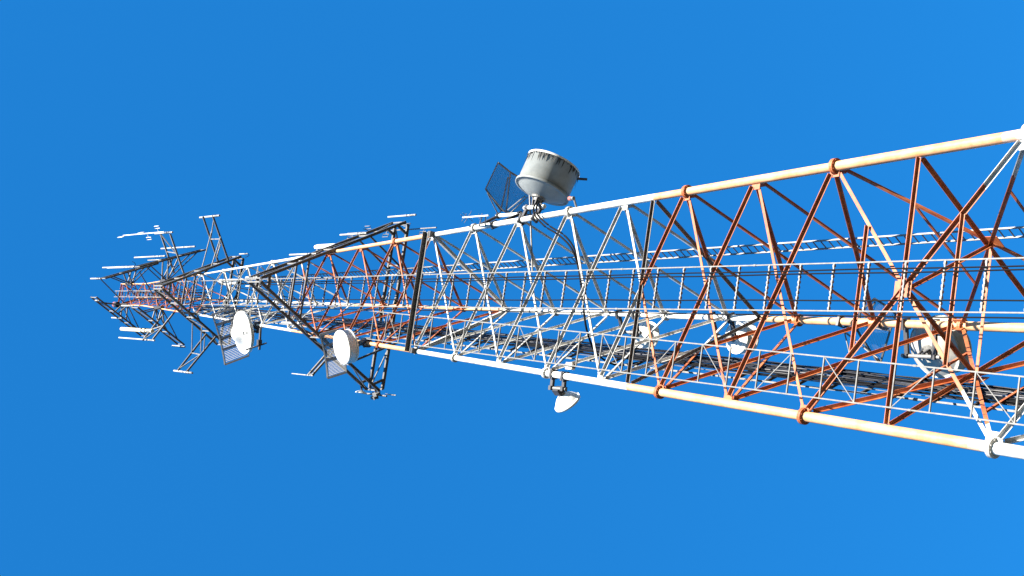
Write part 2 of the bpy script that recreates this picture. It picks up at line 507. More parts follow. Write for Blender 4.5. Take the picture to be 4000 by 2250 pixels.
# cables ---------------------------------------------------------------
def run_cable(fn, n0, n1, r, step=.1, wob=.012, seg=6):
    m = MB(); pts = []; n = n0; ph = random.random() * 9
    while n <= n1:
        w = V((math.sin(n * 5.1 + ph), math.cos(n * 4.3 + ph * 2), 0)) * wob
        pts.append(fn(n) + w); n += step
    m.path(pts, r, seg); return m, pts[0]
for u, lab in ((.47, 'black cable on the wide ladder, the one nearest its upper rail'), (.38, 'black cable on the wide ladder, second from its upper rail'),
               (-.31, 'lone black cable running near the lower rail of the wide ladder'), (-.70, 'black cable strung just outside the lower rail of the wide ladder')):
    m, p0 = run_cable(lambda n: MID_AB(n) + O_AB * (OFF1 + .06) - E_AB * u, -1.6, 6.3 if u > 0 else 7.6, .021, .2, .008)
    single(m, 'feeder_cable', M_BLACK, lab, 'cable', p0, 'cables on the wide ladder')
M_GREYC = mat('grey_jacket', (0.13, 0.13, 0.135), 0.35, 0, 0.4, 3)
M_GLOSS = mat('glossy_black_jacket', (0.012, 0.012, 0.014), 0.22, 0, spec=0.6)
for i in range(28):
    u = -.46 + .90 * i / 27 + random.uniform(-.012, .012)
    top = random.choice([2.2, 4.7, 5.2, 7.4, 7.9, 7.9])
    lay = random.choice((0, .05, .09))
    grey = i % 5 == 2
    m, p0 = run_cable(lambda n: leg_pt('B', n).lerp(leg_pt('C', n), tray_q(n)) + O_BC * (.17 - lay) + E_BC * u, -1.3, top, random.choice([.014, .018, .023]), .05, .02)
    single(m, 'feeder_cable', M_GREYC if grey else random.choice((M_BLACK, M_GLOSS)), 'grey cable among the black ones in the dense bundle on the back tray' if grey else 'black cable in the dense bundle on the tray behind the tower', 'cable', p0, 'grey cables on the back tray' if grey else 'bundled black cables on the back tray')

# ------------------------------------------------------------------ antenna dishes
def arms_to_leg(root, k, pipe_xy, zs, par=None):
    """brackets from the leg to a mount pipe"""
    for z in zs:
        n = (z - Z0) / H; lp = leg_pt(k, n); q = V((pipe_xy[0], pipe_xy[1], z)); r = leg_r(n)
        d = (q - lp).normalized()
        m = MB()
        m.bar(lp + d * r * .6, q, .09, .13, up=V((0, 0, 1)))
        sdv = d.cross(V((0, 0, 1)))
        for s in (-1, 1):
            m.bar(lp - d * (r + .03) + sdv * s * (r + .03), lp + d * (r + .05) + sdv * s * (r + .03), .035, .09, up=V((0, 0, 1)))
        m.bar(lp - d * (r + .03) - sdv * (r + .05), lp - d * (r + .03) + sdv * (r + .05), .035, .09, up=V((0, 0, 1)))
        m.bar(q - sdv * .1, q + sdv * .1, .14, .12, up=V((0, 0, 1)))
        m.build('bracket', M_DARK, root, par)
def parab(depth, R, n=9): return [(depth * (i / n) ** 2, R * i / n) for i in range(n + 1)]
def dish(label, vertex, axis, R, depth, shroud, m_ref, m_shroud, m_rad, leg, pipe_off, pipe_len=1.2, pipe_r=.057, radome='flat', nose=.5, name='dish_antenna', group=None, hub=True, ring=1.012):
    """parabolic reflector whose back vertex sits at vertex, looking along axis"""
    axis = V(axis).normalized(); vertex = V(vertex)
    pipe = vertex - axis * pipe_off
    root = thing(name, label, 'dish antenna', (pipe.x, pipe.y, pipe.z), group)
    m = MB()
    m.lathe(vertex, axis, parab(depth, R) + [(depth - .03, R * 1.0), (depth - .03, R * ring), (depth + .05, R * ring), (depth + .05, R * .99)] + [(z + .015, r * .985) for z, r in reversed(parab(depth, R))], 48)
    ref = m.build('reflector', m_ref, root)
    if shroud > 0:
        m = MB(); z0, z1 = depth + .03, depth + shroud
        m.lathe(vertex, axis, [(z0, R * 1.0), (z1, R), (z1, R * 1.02), (z1 + .03, R * 1.02), (z1 + .03, R * .97), (z0, R * .97)], 48, True, True)
        m.build('shroud', m_shroud, root)
    zf = depth + max(shroud, .05) + .012
    if radome == 'flat':
        m = MB(); m.lathe(vertex, axis, [(zf + .045, .001), (zf + .04, R * .6), (zf + .028, R * .98), (zf + .01, R * 1.022), (zf - .03, R * 1.024)], 48)
        m.build('radome', m_rad, root)
    elif radome == 'cone':
        m = MB()
        prof = [(zf + nose, .001), (zf + nose * .985, R * .10), (zf + nose * .93, R * .18), (zf + nose * .78, R * .31), (zf + nose * .52, R * .47), (zf + nose * .28, R * .65), (zf + nose * .1, R * .85), (zf + nose * .03, R * .95), (zf, R * 1.02), (zf - .05, R * 1.03), (zf - .06, R * .98)]
        m.lathe(vertex, axis, prof, 48); m.build('radome', m_rad, root)
    if hub:
        m = MB()
        m.lathe(vertex, axis, [(-.14, .001), (-.14, R * .16), (-.05, R * .17), (-.04, R * .26), (.0, R * .27), (depth * .12, R * .3)], 24, False)
        m.build('hub', M_GALV, ref if False else root)
        # ribs on the back
        m = MB(); _, a, b = MB.basis(axis)
        for i in range(4):
            th = math.pi / 4 + i * math.pi / 2; rd = a * math.cos(th) + b * math.sin(th)
            m.bar(vertex + rd * R * .2 - axis * .03, pipe + rd * .08, .05, .05)
        m.build('back_bracket', M_DARK, root)
    m = MB(); m.tube(pipe - V((0, 0, pipe_len / 2)), pipe + V((0, 0, pipe_len / 2)), pipe_r, 14)
    m.build('mount_pipe', M_GALV if m_ref is not M_DRUM else M_WHITE, root)
    if leg: arms_to_leg(root, leg, (pipe.x, pipe.y), (pipe.z - pipe_len * .36, pipe.z + pipe_len * .36))
    return root, pipe, vertex, axis

# big weathered drum on the upper leg
phi = 28
ax = hdir(phi)
vx = at_y(2104, 774, -.62)
drum, dp, dv, da = dish('large grey drum shaped dish with torn fabric round its rim standing off the upper leg', vx, ax, .935, .30, 1.02, M_DRUM, M_DRUM, M_WHITE, 'A', .36, 1.2, .075, name='drum_dish_antenna', ring=1.065)
# torn rim cloth
m = MB(); _, a_, b_ = MB.basis(ax); zr = .30 + 1.02
for i in range(120):
    th = 2 * math.pi * i / 120; th2 = th + random.uniform(.03, .07)
    ln = random.choice([.03, .05, .09, .15, .22, .34, .48]) * random.uniform(.5, 1.1)
    r1 = .935 * 1.03
    c1 = a_ * math.cos(th) + b_ * math.sin(th); c2 = a_ * math.cos(th2) + b_ * math.sin(th2); cm = a_ * math.cos((th + th2) / 2 + random.uniform(-.05, .05)) + b_ * math.sin((th + th2) / 2 + random.uniform(-.03, .03))
    up_ = random.uniform(.0, .03)
    base = dv + ax * (zr + up_)
    p1, p2 = base + c1 * r1, base + c2 * r1
    q1 = dv + ax * (zr - ln * .6) + (c1 * .7 + cm * .3) * (r1 + random.uniform(0, .03)); q2 = dv + ax * (zr - ln) + cm * (r1 + random.uniform(0, .05)); q3 = dv + ax * (zr - ln * .5) + c2 * (r1 + .01)
    m.add([p1, p2, q3, q2, q1], [(0, 1, 2, 3, 4)])
m.build('torn_cover', M_RAG, drum)
m = MB()
m.lathe(dv, ax, [(zr - .02, .975), (zr + .05, .98), (zr + .055, .93)], 48)
m.build('rim_band', M_WHITE, drum)
m = MB(); c = dv + ax * (zr - .05) + (b_ * 0)
pe = on_plane(2246, 688, c, V((0, 0, 1)) if False else ax); pd = (pe - (dv + ax * (zr - .05))).normalized()
q0 = dv + ax * (zr - .12) + pd * .9
m.tube(q0, q0 + pd * .36 + ax * .14, .045, 10); m.build('rim_stub', M_DARK, drum)
m = MB(); p1 = dv + ax * .02 + hdir(phi + 90) * .45 ; 
tl = on_plane(2069, 762, dv + ax * .12, ax); bl = MID_AB(2.34) + O_AB * .1
bl = at_y(2080, 1060, leg_pt('A', 2.3).y - .05)
m.tube(tl, bl, .03, 10); m.build('stabilizer_strut', M_GALV, drum)
# feeders of the drum
for j, (off, lab) in enumerate(((0, 'thick black feeder hanging from the back of the large drum, the left of two'), (.12, 'thick black feeder hanging from the back of the large drum, the right of two'))):
    hub = dv - ax * .16
    yy = leg_pt('A', 2.2).y - .15
    pts = [hub + V((0, 0, -off)), at_y(2085 + off * 90, 810, yy), at_y(2090 + off * 100, 842, yy - .1), at_y(2130 + off * 170, 885, yy - .12), at_y(2185 + off * 170, 920, yy - .1), at_y(2235 + off * 80, 975, yy - .1), at_y(2262 + off * 40, 1060, yy - .05), at_y(2280, 1210, -1.75), at_y(2295, 1300, -1.7), at_y(2330, 1380, -1.2), at_y(2400, 1424, -.6), at_y(2470, 1420, 0), at_y(2540, 1405, .6)]
    dense = []
    for i in range(len(pts) - 1):
        p_1, p0_, p1_, p2_ = pts[max(i - 1, 0)], pts[i], pts[i + 1], pts[min(i + 2, len(pts) - 1)]
        for s in range(5):
            t = s / 5
            dense.append(.5 * ((2 * p0_) + (p1_ - p_1) * t + (2 * p_1 - 5 * p0_ + 4 * p1_ - p2_) * t * t + (3 * p0_ - p_1 - 3 * p1_ + p2_) * t ** 3))
    dense.append(pts[-1])
    m = MB(); m.path(dense, .032, 8)
    single(m, 'feeder_cable', M_BLACK, lab, 'cable', hub, 'feeders of the large drum')

# small bare dish below the lower leg
ax = (hdir(141) + V((0, 0, -.06))).normalized()
vx = at_y(2193, 1538, -1.9)
sd, sp, sv, sa = dish('small bare white dish hanging under the white lower leg, seen from behind', vx, ax, .46, .36, 0, M_WHITE, M_WHITE, M_WHITE, 'B', .22, .9, .05, radome=None)
m = MB(); m.box(sv - ax * .12 + V((0, 0, .05)), hdir(56) * .12, V((0, 0, .16)), ax * .1); m.build('radio_unit', M_DARK, sd)
# shallow drum in front of the orange part of the lower leg
ax = hdir(-99)
vx = at_y(1372, 1350, -1.95)
dish('flat faced white round dish in front of a slatted grid on the orange lower leg', vx - ax * .05, ax, .68, .1, .36, M_WHITE, M_WHITE, M_WHITE, 'B', .3, 1.3, .055)
# cone nosed dish
ax = hdir(-97)
vx = at_y(968, 1297, -1.3)
cd, cp, cv, ca = dish('large white dish with a cone shaped cover and a small dark mark on it', vx, ax, .99, .16, .1, M_WHITE, M_WHITE, M_WHITE, 'B', .3, 1.4, .06, radome='cone', nose=.54)
# the small dark mark on the cover
CONE = [(h * .54, r) for h, r in ((1, 0), (.985, .10), (.93, .18), (.78, .31), (.52, .47), (.28, .65), (.1, .85), (.03, .95), (0, 1.02))]
def cone_h(r):
    for (h1, r1), (h2, r2) in zip(CONE, CONE[1:]):
        if r1 <= r <= r2: return h1 + (h2 - h1) * (r - r1) / (r2 - r1)
    return 0
def on_cover(x, y):
    r_ = ray(x, y).normalized(); t = (cv - EYE).length - 3
    while True:
        p = EYE + r_ * t - cv; h = p.dot(ax) - .272; rr = (p - ax * p.dot(ax)).length / .99
        if (rr < 1.02 and h <= cone_h(rr)) or t > 200: return EYE + r_ * (t - .006)
        t += .004
m = MB()
for gx, strokes in ((951, ((-4, -4, 4, -4), (0, -4, 0, 4), (-4, 4, 4, 4))), (964, ((-3, -5, -3, 5), (-3, -5, 4, -5), (4, -5, 4, 5), (-3, 0, 4, 0)))):
    for x1, y1, x2, y2 in strokes:
        m.bar(on_cover(gx + x1, 1301 + y1), on_cover(gx + x2, 1301 + y2), .022, .012, up=ax)
m.build('printed_mark', M_DARK, cd)
# dishes on the rear leg
ax = hdir(72)
dish('big round dish with crumpled pale back seen through the orange braces on the rear leg', at_y(3626, 1378, 4.0), ax, .87, .30, .50, M_BEIGE, M_BEIGE, M_WHITE, 'C', .33, 1.4, .06)
ax = hdir(92)
dish('white round dish behind the white rear leg close to where it turns orange', at_y(2862, 1318, 3.7), ax, .54, .18, .46, M_WHITE, M_WHITE, M_WHITE, 'C', .3, 1.2, .055)
ax = hdir(98)
dish('half hidden white dish on the white rear leg behind a dark crossbar', at_y(2488, 1303, 3.4), ax, .50, .17, .42, M_WHITE, M_WHITE, M_WHITE, 'C', .3, 1.2, .055)

# ------------------------------------------------------------------ wire mesh reflectors
def mesh_antenna(label, plane_p, plane_n, outline, ribs, struts, pipe, leg, fold=None):
    root = thing('mesh_antenna', label, 'mesh antenna', plane_p)
    P = [on_plane(x, y, plane_p, plane_n) for x, y in outline]
    m = MB()
    for i in range(len(P)): m.bar(P[i], P[(i + 1) % len(P)], .05, .05, up=plane_n)
    m.build('frame', M_FRAME, root)
    # wires clipped to the outline
    u = (P[1] - P[0]).normalized(); v = plane_n.cross(u).normalized()
    poly = [((p - plane_p).dot(u), (p - plane_p).dot(v)) for p in P]
    def clip(axis, c):
        xs = []
        for i in range(len(poly)):
            a, b = poly[i], poly[(i + 1) % len(poly)]
            if (a[axis] - c) * (b[axis] - c) < 0:
                t = (c - a[axis]) / (b[axis] - a[axis]); xs.append(a[1 - axis] + t * (b[1 - axis] - a[1 - axis]))
        xs.sort(); return list(zip(xs[::2], xs[1::2]))
    m = MB()
    for axis in (0, 1):
        lo = min(q[axis] for q in poly); hi = max(q[axis] for q in poly); c = lo + .02
        while c < hi:
            for x0, x1 in clip(axis, c):
                p0, p1 = (plane_p + u * c + v * x0, plane_p + u * c + v * x1) if axis == 0 else (plane_p + u * x0 + v * c, plane_p + u * x1 + v * c)
                m.tube(p0, p1, .0044, 3, cap=False)
            c += .055
    m.build('wire_mesh', M_MESH, root, kind='stuff')
    for a, b, lift in ribs:
        m = MB(); m.bar(on_plane(*a, plane_p, plane_n) - plane_n * .03, on_plane(*b, plane_p, plane_n) - plane_n * lift, .045, .045); m.build('rib', M_FRAME, root)
    for a, b, lift in struts:
        m = MB(); m.tube(on_plane(*a, plane_p, plane_n) - plane_n * .02, on_plane(*b, plane_p - plane_n * lift, plane_n), .022, 8); m.build('strut', M_GALV, root)
    if pipe:
        (x1, y1), (x2, y2) = pipe
        b0 = on_plane(x2, y2, plane_p - plane_n * .45, plane_n); zt = z_at_px((b0.x, b0.y), x1)
        m = MB(); m.tube(b0, V((b0.x, b0.y, zt)), .07, 14); m.build('mount_pipe', M_WHITE, root)
        arms_to_leg(root, leg, (b0.x, b0.y), (b0.z + .08, zt - .12))
    return root
n1 = hdir(30)
pp = at_y(1985, 760, -.2)
mesh_antenna('folded blue looking wire mesh reflector on the upper leg left of the grey drum', pp, n1,
    [(1897, 738), (1946, 635), (1993, 672), (2036, 698), (2090, 735), (2086, 842), (1994, 830), (1957, 822)],
    [((1995, 674), (1981, 828), .12), ((1986, 690), (1957, 824), .05)],
    [((1905, 752), (1945, 836), .3), ((1910, 754), (1970, 826), .3), ((2052, 764), (1984, 820), .3), ((2061, 768), (1992, 834), .3)],
    ((1941, 848), (2036, 836)), 'A')
n1 = hdir(70)
pp = at_y(3420, 1290, 4.3)
mesh_antenna('wire mesh reflector behind the orange rear leg left of the big dish', pp, n1,
    [(3415, 1166), (3470, 1200), (3500, 1228), (3477, 1292), (3440, 1414), (3392, 1368), (3350, 1292), (3360, 1220)],
    [((3420, 1180), (3350, 1290), .05), ((3475, 1290), (3372, 1270), .05), ((3352, 1292), (3436, 1408), .1)],
    [((3300, 1295), (3320, 1385), .3), ((3310, 1300), (3405, 1385), .3), ((3305, 1300), (3430, 1400), .3)],
    ((3300, 1268), (3470, 1272)), 'C')

# ------------------------------------------------------------------ slatted grid reflectors
def grid_antenna(label, plane_p, n, TL, TR, BR, BL, cuts, leg, bulge=.12):
    root = thing('grid_antenna', label, 'grid antenna', plane_p)
    c = [on_plane(*q, plane_p, n) for q in (TL, TR, BR, BL)]
    def S(u, v):
        p = c[0].lerp(c[3], v).lerp(c[1].lerp(c[2], v), u)
        return p + n * (bulge * (1 - 4 * (v - .5) ** 2) * -1)
    for u in (0, 1):
        m = MB(); pts = [S(u, i / 10) for i in range(11)]
        for i in range(10): m.bar(pts[i], pts[i + 1], .07, .05, up=n)
        m.build('side_rail', M_GALV, root)
    for k in cuts:
        m = MB(); m.bar(S(0, k), S(1, k), .09, .05, up=n); m.build('cross_rail', M_DARK if 0 < k < 1 else M_FRAME, root)
    N = 34
    m0 = None
    for i in range(N):
        v = (i + .5) / N
        if any(abs(v - k) < .02 for k in cuts): continue
        m = MB(); m.tube(S(0, v), S(1, v), .016, 6); m.build('slat', M_SLAT, root)
    m = MB()
    nn = (plane_p.z - Z0) / H; lp = leg_pt(leg, nn)
    m.tube(S(.6, .35), lp, .04, 10); m.tube(S(.6, .6), lp + V((0, 0, .15)), .04, 10); m.build('mount_arm', M_DARK, root)
    return root
gn = (hdir(-116) * math.cos(R_(35)) + V((0, 0, -1)) * math.sin(R_(35))).normalized()
grid_antenna('slatted grid reflector behind the flat faced white dish on the orange lower leg', at_y(1300, 1385, -1.75), gn, (1250, 1308), (1322, 1288), (1352, 1454), (1280, 1477), (0, .29, .62, 1), 'B')
grid_antenna('slatted grid reflector behind the cone covered dish on the white lower leg', at_y(895, 1310, -1.15), gn, (829, 1229), (912, 1205), (972, 1389), (879, 1424), (0, .22, .5, .72, 1), 'B')

# ------------------------------------------------------------------ triangular antenna platforms
def platform(label, nU, Rv, sep, cr, ties):
    root = thing('antenna_platform', label, 'antenna platform', (0, 0, zn(nU) - sep / 2))
    zU = zn(nU); zL = zU - sep
    vd = [math.degrees(LEG_ANG['C']) + 180, math.degrees(LEG_ANG['B']) + 180, math.degrees(LEG_ANG['A']) + 180]
    Vt = [hdir(a) * Rv for a in vd]       # near the viewer, upper far, lower far
    edges = [(0, 1), (1, 2), (2, 0)]
    for (i, j) in edges:
        A, B = Vt[i], Vt[j]; d = (B - A).normalized()
        A2, B2 = A + d * .16, B - d * .16
        for z in (zU, zL):
            m = MB(); m.bar(A2 + V((0, 0, z)), B2 + V((0, 0, z)), cr * 2, cr * 2); m.build('chord', M_FRAME, root)
        L = (B2 - A2).length; k = max(4, int(L / 1.5))
        for s in range(k + 1):
            p = A2.lerp(B2, s / k)
            m = MB(); m.bar(p + V((0, 0, zL)), p + V((0, 0, zU)), .06, .06); m.build('post', M_GALV, root)
            if s < k:
                q = A2.lerp(B2, (s + 1) / k)
                a, b = (zL, zU) if s % 2 else (zU, zL)
                m = MB(); m.bar(p + V((0, 0, a)), q + V((0, 0, b)), .045, .045); m.build('lattice_bar', M_GALV, root)
    # corner knee braces
    for i in range(3):
        A = Vt[i]; d1 = (Vt[(i + 1) % 3] - A).normalized(); d2 = (Vt[(i + 2) % 3] - A).normalized()
        for z in (zU, zL):
            m = MB(); m.bar(A + d1 * .6 + V((0, 0, z)), A + d2 * .6 + V((0, 0, z)), .1, .1); m.build('corner_brace', M_FRAME, root)
    # cross ties between the two near edges and arms to the legs
    for t in ties:
        for z in (zU, zL):
            p, q = Vt[0].lerp(Vt[1], t), Vt[0].lerp(Vt[2], t)
            m = MB(); m.bar(p + V((0, 0, z)), q + V((0, 0, z)), .075, .075); m.build('cross_tie', M_FRAME, root)
    for leg, (i, j) in (('A', (0, 1)), ('B', (2, 0)), ('C', (1, 2))):
        for z in (zU, zL):
            lp = leg_pt(leg, (z - Z0) / H)
            for t in (.42, .58):
                m = MB(); m.tube(lp, Vt[i].lerp(Vt[j], t) + V((0, 0, z)), .045, 10); m.build('support_arm', M_FRAME, root)
    return root, Vt, zU, zL
pf1, V1, z1U, z1L = platform('large dark triangular platform clamped round the orange part of the tower', 5.08, 4.42, 1.15, .06, (.33,))
pf2, V2, z2U, z2L = platform('smaller dark triangular platform round the white upper part of the tower', 7.66, 2.8, 1.2, .055, (.42,))

# ------------------------------------------------------------------ sector frames at the tip
def sector(label, leg, nU, sep, a, b):
    root = thing('sector_frame', label, 'antenna frame', (leg_pt(leg, nU)), 'sector frames at the tower tip')
    p, q = at_n(*a, nU), at_n(*b, nU); dz = V((0, 0, -sep))
    for z in (V((0, 0, 0)), dz):
        m = MB(); m.bar(p + z, q + z, .085, .085); m.build('chord', M_FRAME, root)
        lp = leg_pt(leg, nU) + z
        mid = p.lerp(q, .5)
        for t in (.42, .58):
            m = MB(); m.tube(lp, p.lerp(q, t) + z, .042, 8); m.build('standoff_arm', M_GALV, root)
        for t in (.14, .86):
            m = MB(); m.tube(lp, p.lerp(q, t) + z, .032, 8); m.build('side_brace', M_FRAME, root)
    for t in (0.01, .35, .65, .99):
        c = p.lerp(q, t); m = MB(); m.bar(c, c + dz, .05, .05); m.build('post', M_GALV, root)
    for t, u in ((.01, .35), (.65, .99)):
        m = MB(); m.bar(p.lerp(q, t), p.lerp(q, u) + dz, .035, .035); m.build('lattice_bar', M_GALV, root)
    # root collar
    m = MB(); lp = leg_pt(leg, nU)
    m.bar(lp + V((0, 0, .08)), lp + dz - V((0, 0, .08)), .2, .2); m.build('collar', M_DARK, root)
    return p, q
sUa = sector('topmost dark antenna frame above the upper leg, its bar rising to the right', 'A', 9.45, .8, (393, 1088), (600, 1030))
sUb = sector('second dark antenna frame below the topmost one on the upper leg', 'A', 8.5, .8, (525, 1043), (786, 976))
sLa = sector('outermost dark antenna frame at the tip hanging below the lower leg', 'B', 9.5, .95, (355, 1160), (553, 1313))
sLb = sector('second dark antenna frame on the lower leg next to the cream tube', 'B', 8.55, .95, (514, 1200), (695, 1345))
for a, b, n, lab in (((393, 1090), (488, 1186), 9.4, 'thin dark stay running down from the left end of the topmost frame'), ((544, 1060), (640, 1222), 8.6, 'thin dark stay crossing in front of the orange tower tip')):
    m = MB(); p, q = at_n(*a, n), at_n(*b, n); m.tube(p, q, .032, 8); single(m, 'stay_bar', M_FRAME, lab, 'stay bar', p)

# ------------------------------------------------------------------ outrigger arms that carry single antennas
def outrigger(label, arms, zig, m_arm=M_FRAME, xbars=()):
    root = thing('outrigger_arm', label, 'outrigger arm', at_n(*arms[0][0], arms[0][2]))
    E = []
    for a, b, n in arms:
        p, q = at_n(*a, n), at_n(*b, n); E.append((p, q))
        m = MB(); m.bar(p, q, .085, .085); m.build('arm', m_arm, root)
    for t0, t1 in zig:
        m = MB(); m.bar(E[0][0].lerp(E[0][1], t0), E[1][0].lerp(E[1][1], t1), .05, .05); m.build('lattice_bar', M_GALV, root)
    for a, b, n in xbars:
        m = MB(); m.tube(at_n(*a, n), at_n(*b, n), .03, 8); m.build('brace', M_GALV, root)
    return root
outrigger('dark two armed outrigger reaching up with a white tube across its end', [((852, 1022), (793, 846), 7.66), ((893, 1020), (832, 846), 7.46)], [(.5, .5), (.08, .5), (.5, .94)],
          xbars=[((835, 872), (790, 1043), 7.6), ((862, 925), (826, 1040), 7.45), ((862, 955), (847, 1000), 7.45)])
outrigger('dark two armed outrigger reaching down with a white tube across its end', [((806, 1304), (695, 1447), 7.62), ((842, 1316), (731, 1450), 7.42)], [(.52, .52), (.95, .5)],
          xbars=[((752, 1262), (749, 1378), 7.55), ((788, 1275), (784, 1375), 7.45), ((800, 1320), (796, 1372), 7.4)])
outrigger('slender outrigger at the tip reaching up to the folded dipole array', [((680, 1066), (628, 915), 8.45), ((722, 1080), (665, 914), 8.25)], [(.55, .55), (1, .5)], M_GALV)
outrigger('slender outrigger at the tip reaching down to the cream coloured tube', [((641, 1224), (557, 1330), 8.45), ((706, 1188), (597, 1326), 8.25)], [(.6, .6), (.97, .65)], M_GALV)
outrigger('short thin outrigger holding a whip below the slatted grid and platform', [((1302, 1353), (1203, 1466), 5.25), ((1310, 1365), (1219, 1466), 5.2)], [(.96, .96)], M_GALV)

# ------------------------------------------------------------------ whip and tube antennas
def vpipe(label, a, b, n, r, name='whip_antenna', m=M_TUBE, clamp=True, cat='whip antenna', group=None, sleeve=0):
    """upright tube seen from a (top) to b (bottom); n is the level of its bottom end"""
    q = at_n(*b, n); zt = z_at_px((q.x, q.y), a[0]); top = V((q.x, q.y, zt))
    root = thing(name, label, cat, q, group)
    w = MB(); L = zt - q.z
    w.tube(q, top - V((0, 0, r)), r, 12); w.lathe(top - V((0, 0, r)), V((0, 0, 1)), [(0, r), (r * .6, r * .8), (r, .001)], 12)
    w.build('radome_tube', m, root)
    w = MB(); w.tube(q + V((0, 0, L * .05)), q + V((0, 0, L * .14)), r * 1.12, 12); w.build('base_ferrule', M_GALV, root)
    if not any(k in label for k in ('across', 'corner', 'end')):
      w = MB(); sw = random.uniform(.06, .14); sd_ = random.choice((-1, 1))
      w.path([q + V((0, sd_ * 0, 0)) - V((0, 0, .02)), q - V((sw * .2 * sd_, 0, .08)), q - V((sw * sd_, -.03, .11)), q - V((sw * 1.8 * sd_, .02, .02)), q - V((sw * 2.2 * sd_, .08, -.15))], .016, 5); w.build('jumper_cable', M_BLACK, root)
    if clamp:
        for t in (.18, .3):
            w = MB(); c = q + V((0, 0, L * t)); w.bar(c - V((r * 1.25, 0, 0)), c + V((r * 1.25, 0, 0)), r * 2.4, .05)
            w.build('clamp', M_DARK, root)
    return root
G = 'upright tube antennas on the platforms'
W = [
 ('thick white whip at the tip, upper of the pair over the topmost frame', (401, 1040), (525, 1041), 9.4, .055),
 ('thinner white whip just below the thick one on the topmost frame', (418, 1046), (520, 1044), 9.38, .035),
 ('short white tube at the left end of the topmost frame', (354, 1090), (393, 1088), 9.42, .06),
 ('long white whip over the middle of the second upper frame', (525, 1005), (645, 1000), 8.45, .055),
 ('short white tube lying under the long whip of the second upper frame', (578, 1013), (665, 1012), 8.42, .05),
 ('long white whip rising beside the right end of the second upper frame', (629, 966), (762, 963), 8.4, .055),
 ('white tube across the raised end of the slender upper outrigger', (605, 911), (674, 907), 8.25, .06),
 ('white tube across the raised end of the dark upper outrigger', (780, 848), (857, 842), 7.42, .08),
 ('white tube across the end of the dark lower outrigger', (679, 1448), (752, 1457), 7.4, .08),
 ('white tube across the end of the slender lower outrigger', (464, 1324), (604, 1330), 8.25, .055),
 ('short white tube at the upper end of the outermost lower frame', (372, 1172), (388, 1174), 9.35, .05),
 ('short white tube half way along the outermost lower frame', (436, 1239), (476, 1243), 9.4, .055),
 ('white tube at the near end of the second lower frame beside the tip', (475, 1194), (520, 1195), 8.65, .055),
 ('short white tube at the far end of the second lower frame', (673, 1350), (722, 1355), 8.4, .065),
 ('white tube at the highest corner of the large platform', (1515, 851), (1624, 839), 5.0, .065),
 ('white tube half way along the upper edge of the large platform', (1328, 919), (1432, 911), 5.0, .065),
 ('white tube near the left corner of the large platform', (1131, 993), (1236, 991), 5.0, .065),
 ('white tube standing at the left corner of the large platform', (960, 1085), (1007, 1083), 5.0, .07),
 ('white tube at the crossing of the lower edge of the large platform and the leg', (1100, 1254), (1190, 1264), 5.0, .075),
 ('thin white whip on the short outrigger below the slatted grid', (1140, 1468), (1222, 1468), 5.1, .035),
 ('small white tube sticking out at the lowest corner of the large platform', (1505, 1539), (1546, 1544), 4.75, .035),
 ('short pale tube on the smaller platform over the upper leg', (935, 993), (968, 991), 7.55, .05),
 ('white tube at the near corner of the smaller platform', (960, 1114), (1020, 1118), 6.9, .07),
 ('pale tube over the smaller platform where the lower edge leaves the leg', (735, 1241), (770, 1243), 7.55, .06),
]
for lab, a, b, n, r in W: vpipe(lab, a, b, n, r * (.62 if n < 8 else .76), group=G)
vpipe('thick cream coloured tube antenna beyond the slender lower outrigger', (473, 1290), (596, 1293), 8.4, .11, m=M_CREAM, group=G)

# panel antenna on the large platform
def panel(label, a, b, n, w, dpt, face):
    q = at_n(*b, n); zt = z_at_px((q.x, q.y), a[0]); f = hdir(face); s = hdir(face + 90)
    root = thing('panel_antenna', label, 'panel antenna', q)
    m = MB(); L = zt - q.z
    prof = [(-.5, -.5), (.5, -.5), (.5, .1), (.3, .5), (-.3, .5), (-.5, .1)]
    vs = [q + s * (x * w) + f * (y * dpt) + V((0, 0, z)) for z in (0, L) for x, y in prof]
    m.add(vs, [(i, (i + 1) % 6, 6 + (i + 1) % 6, 6 + i) for i in range(6)] + [(5, 4, 3, 2, 1, 0), (6, 7, 8, 9, 10, 11)])
    m.build('radome', M_WHITE, root)
    m = MB(); m.box(q - V((0, 0, .02)), s * (w * .47), f * (dpt * .4), V((0, 0, .018))); m.build('end_cap', M_DARK, root)
    m = MB(); c = q - f * (dpt * .5 + .12)
    m.tube(c - V((0, 0, .1)), c + V((0, 0, L + .1)), .04, 10)
    for t in (.2, .8): m.bar(c + V((0, 0, L * t)), q - f * dpt * .45 + V((0, 0, L * t)), .08, .08)
    m.build('mount_pipe', M_GALV, root)
panel('white box shaped panel antenna with a dark lower end on the upper platform edge', (1236, 962), (1314, 958), 5.1, .26, .13, -20)
panel('grey panel antenna at the near corner of the smaller platform', (860, 1095), (935, 1100), 7.05, .3, .2, -60)

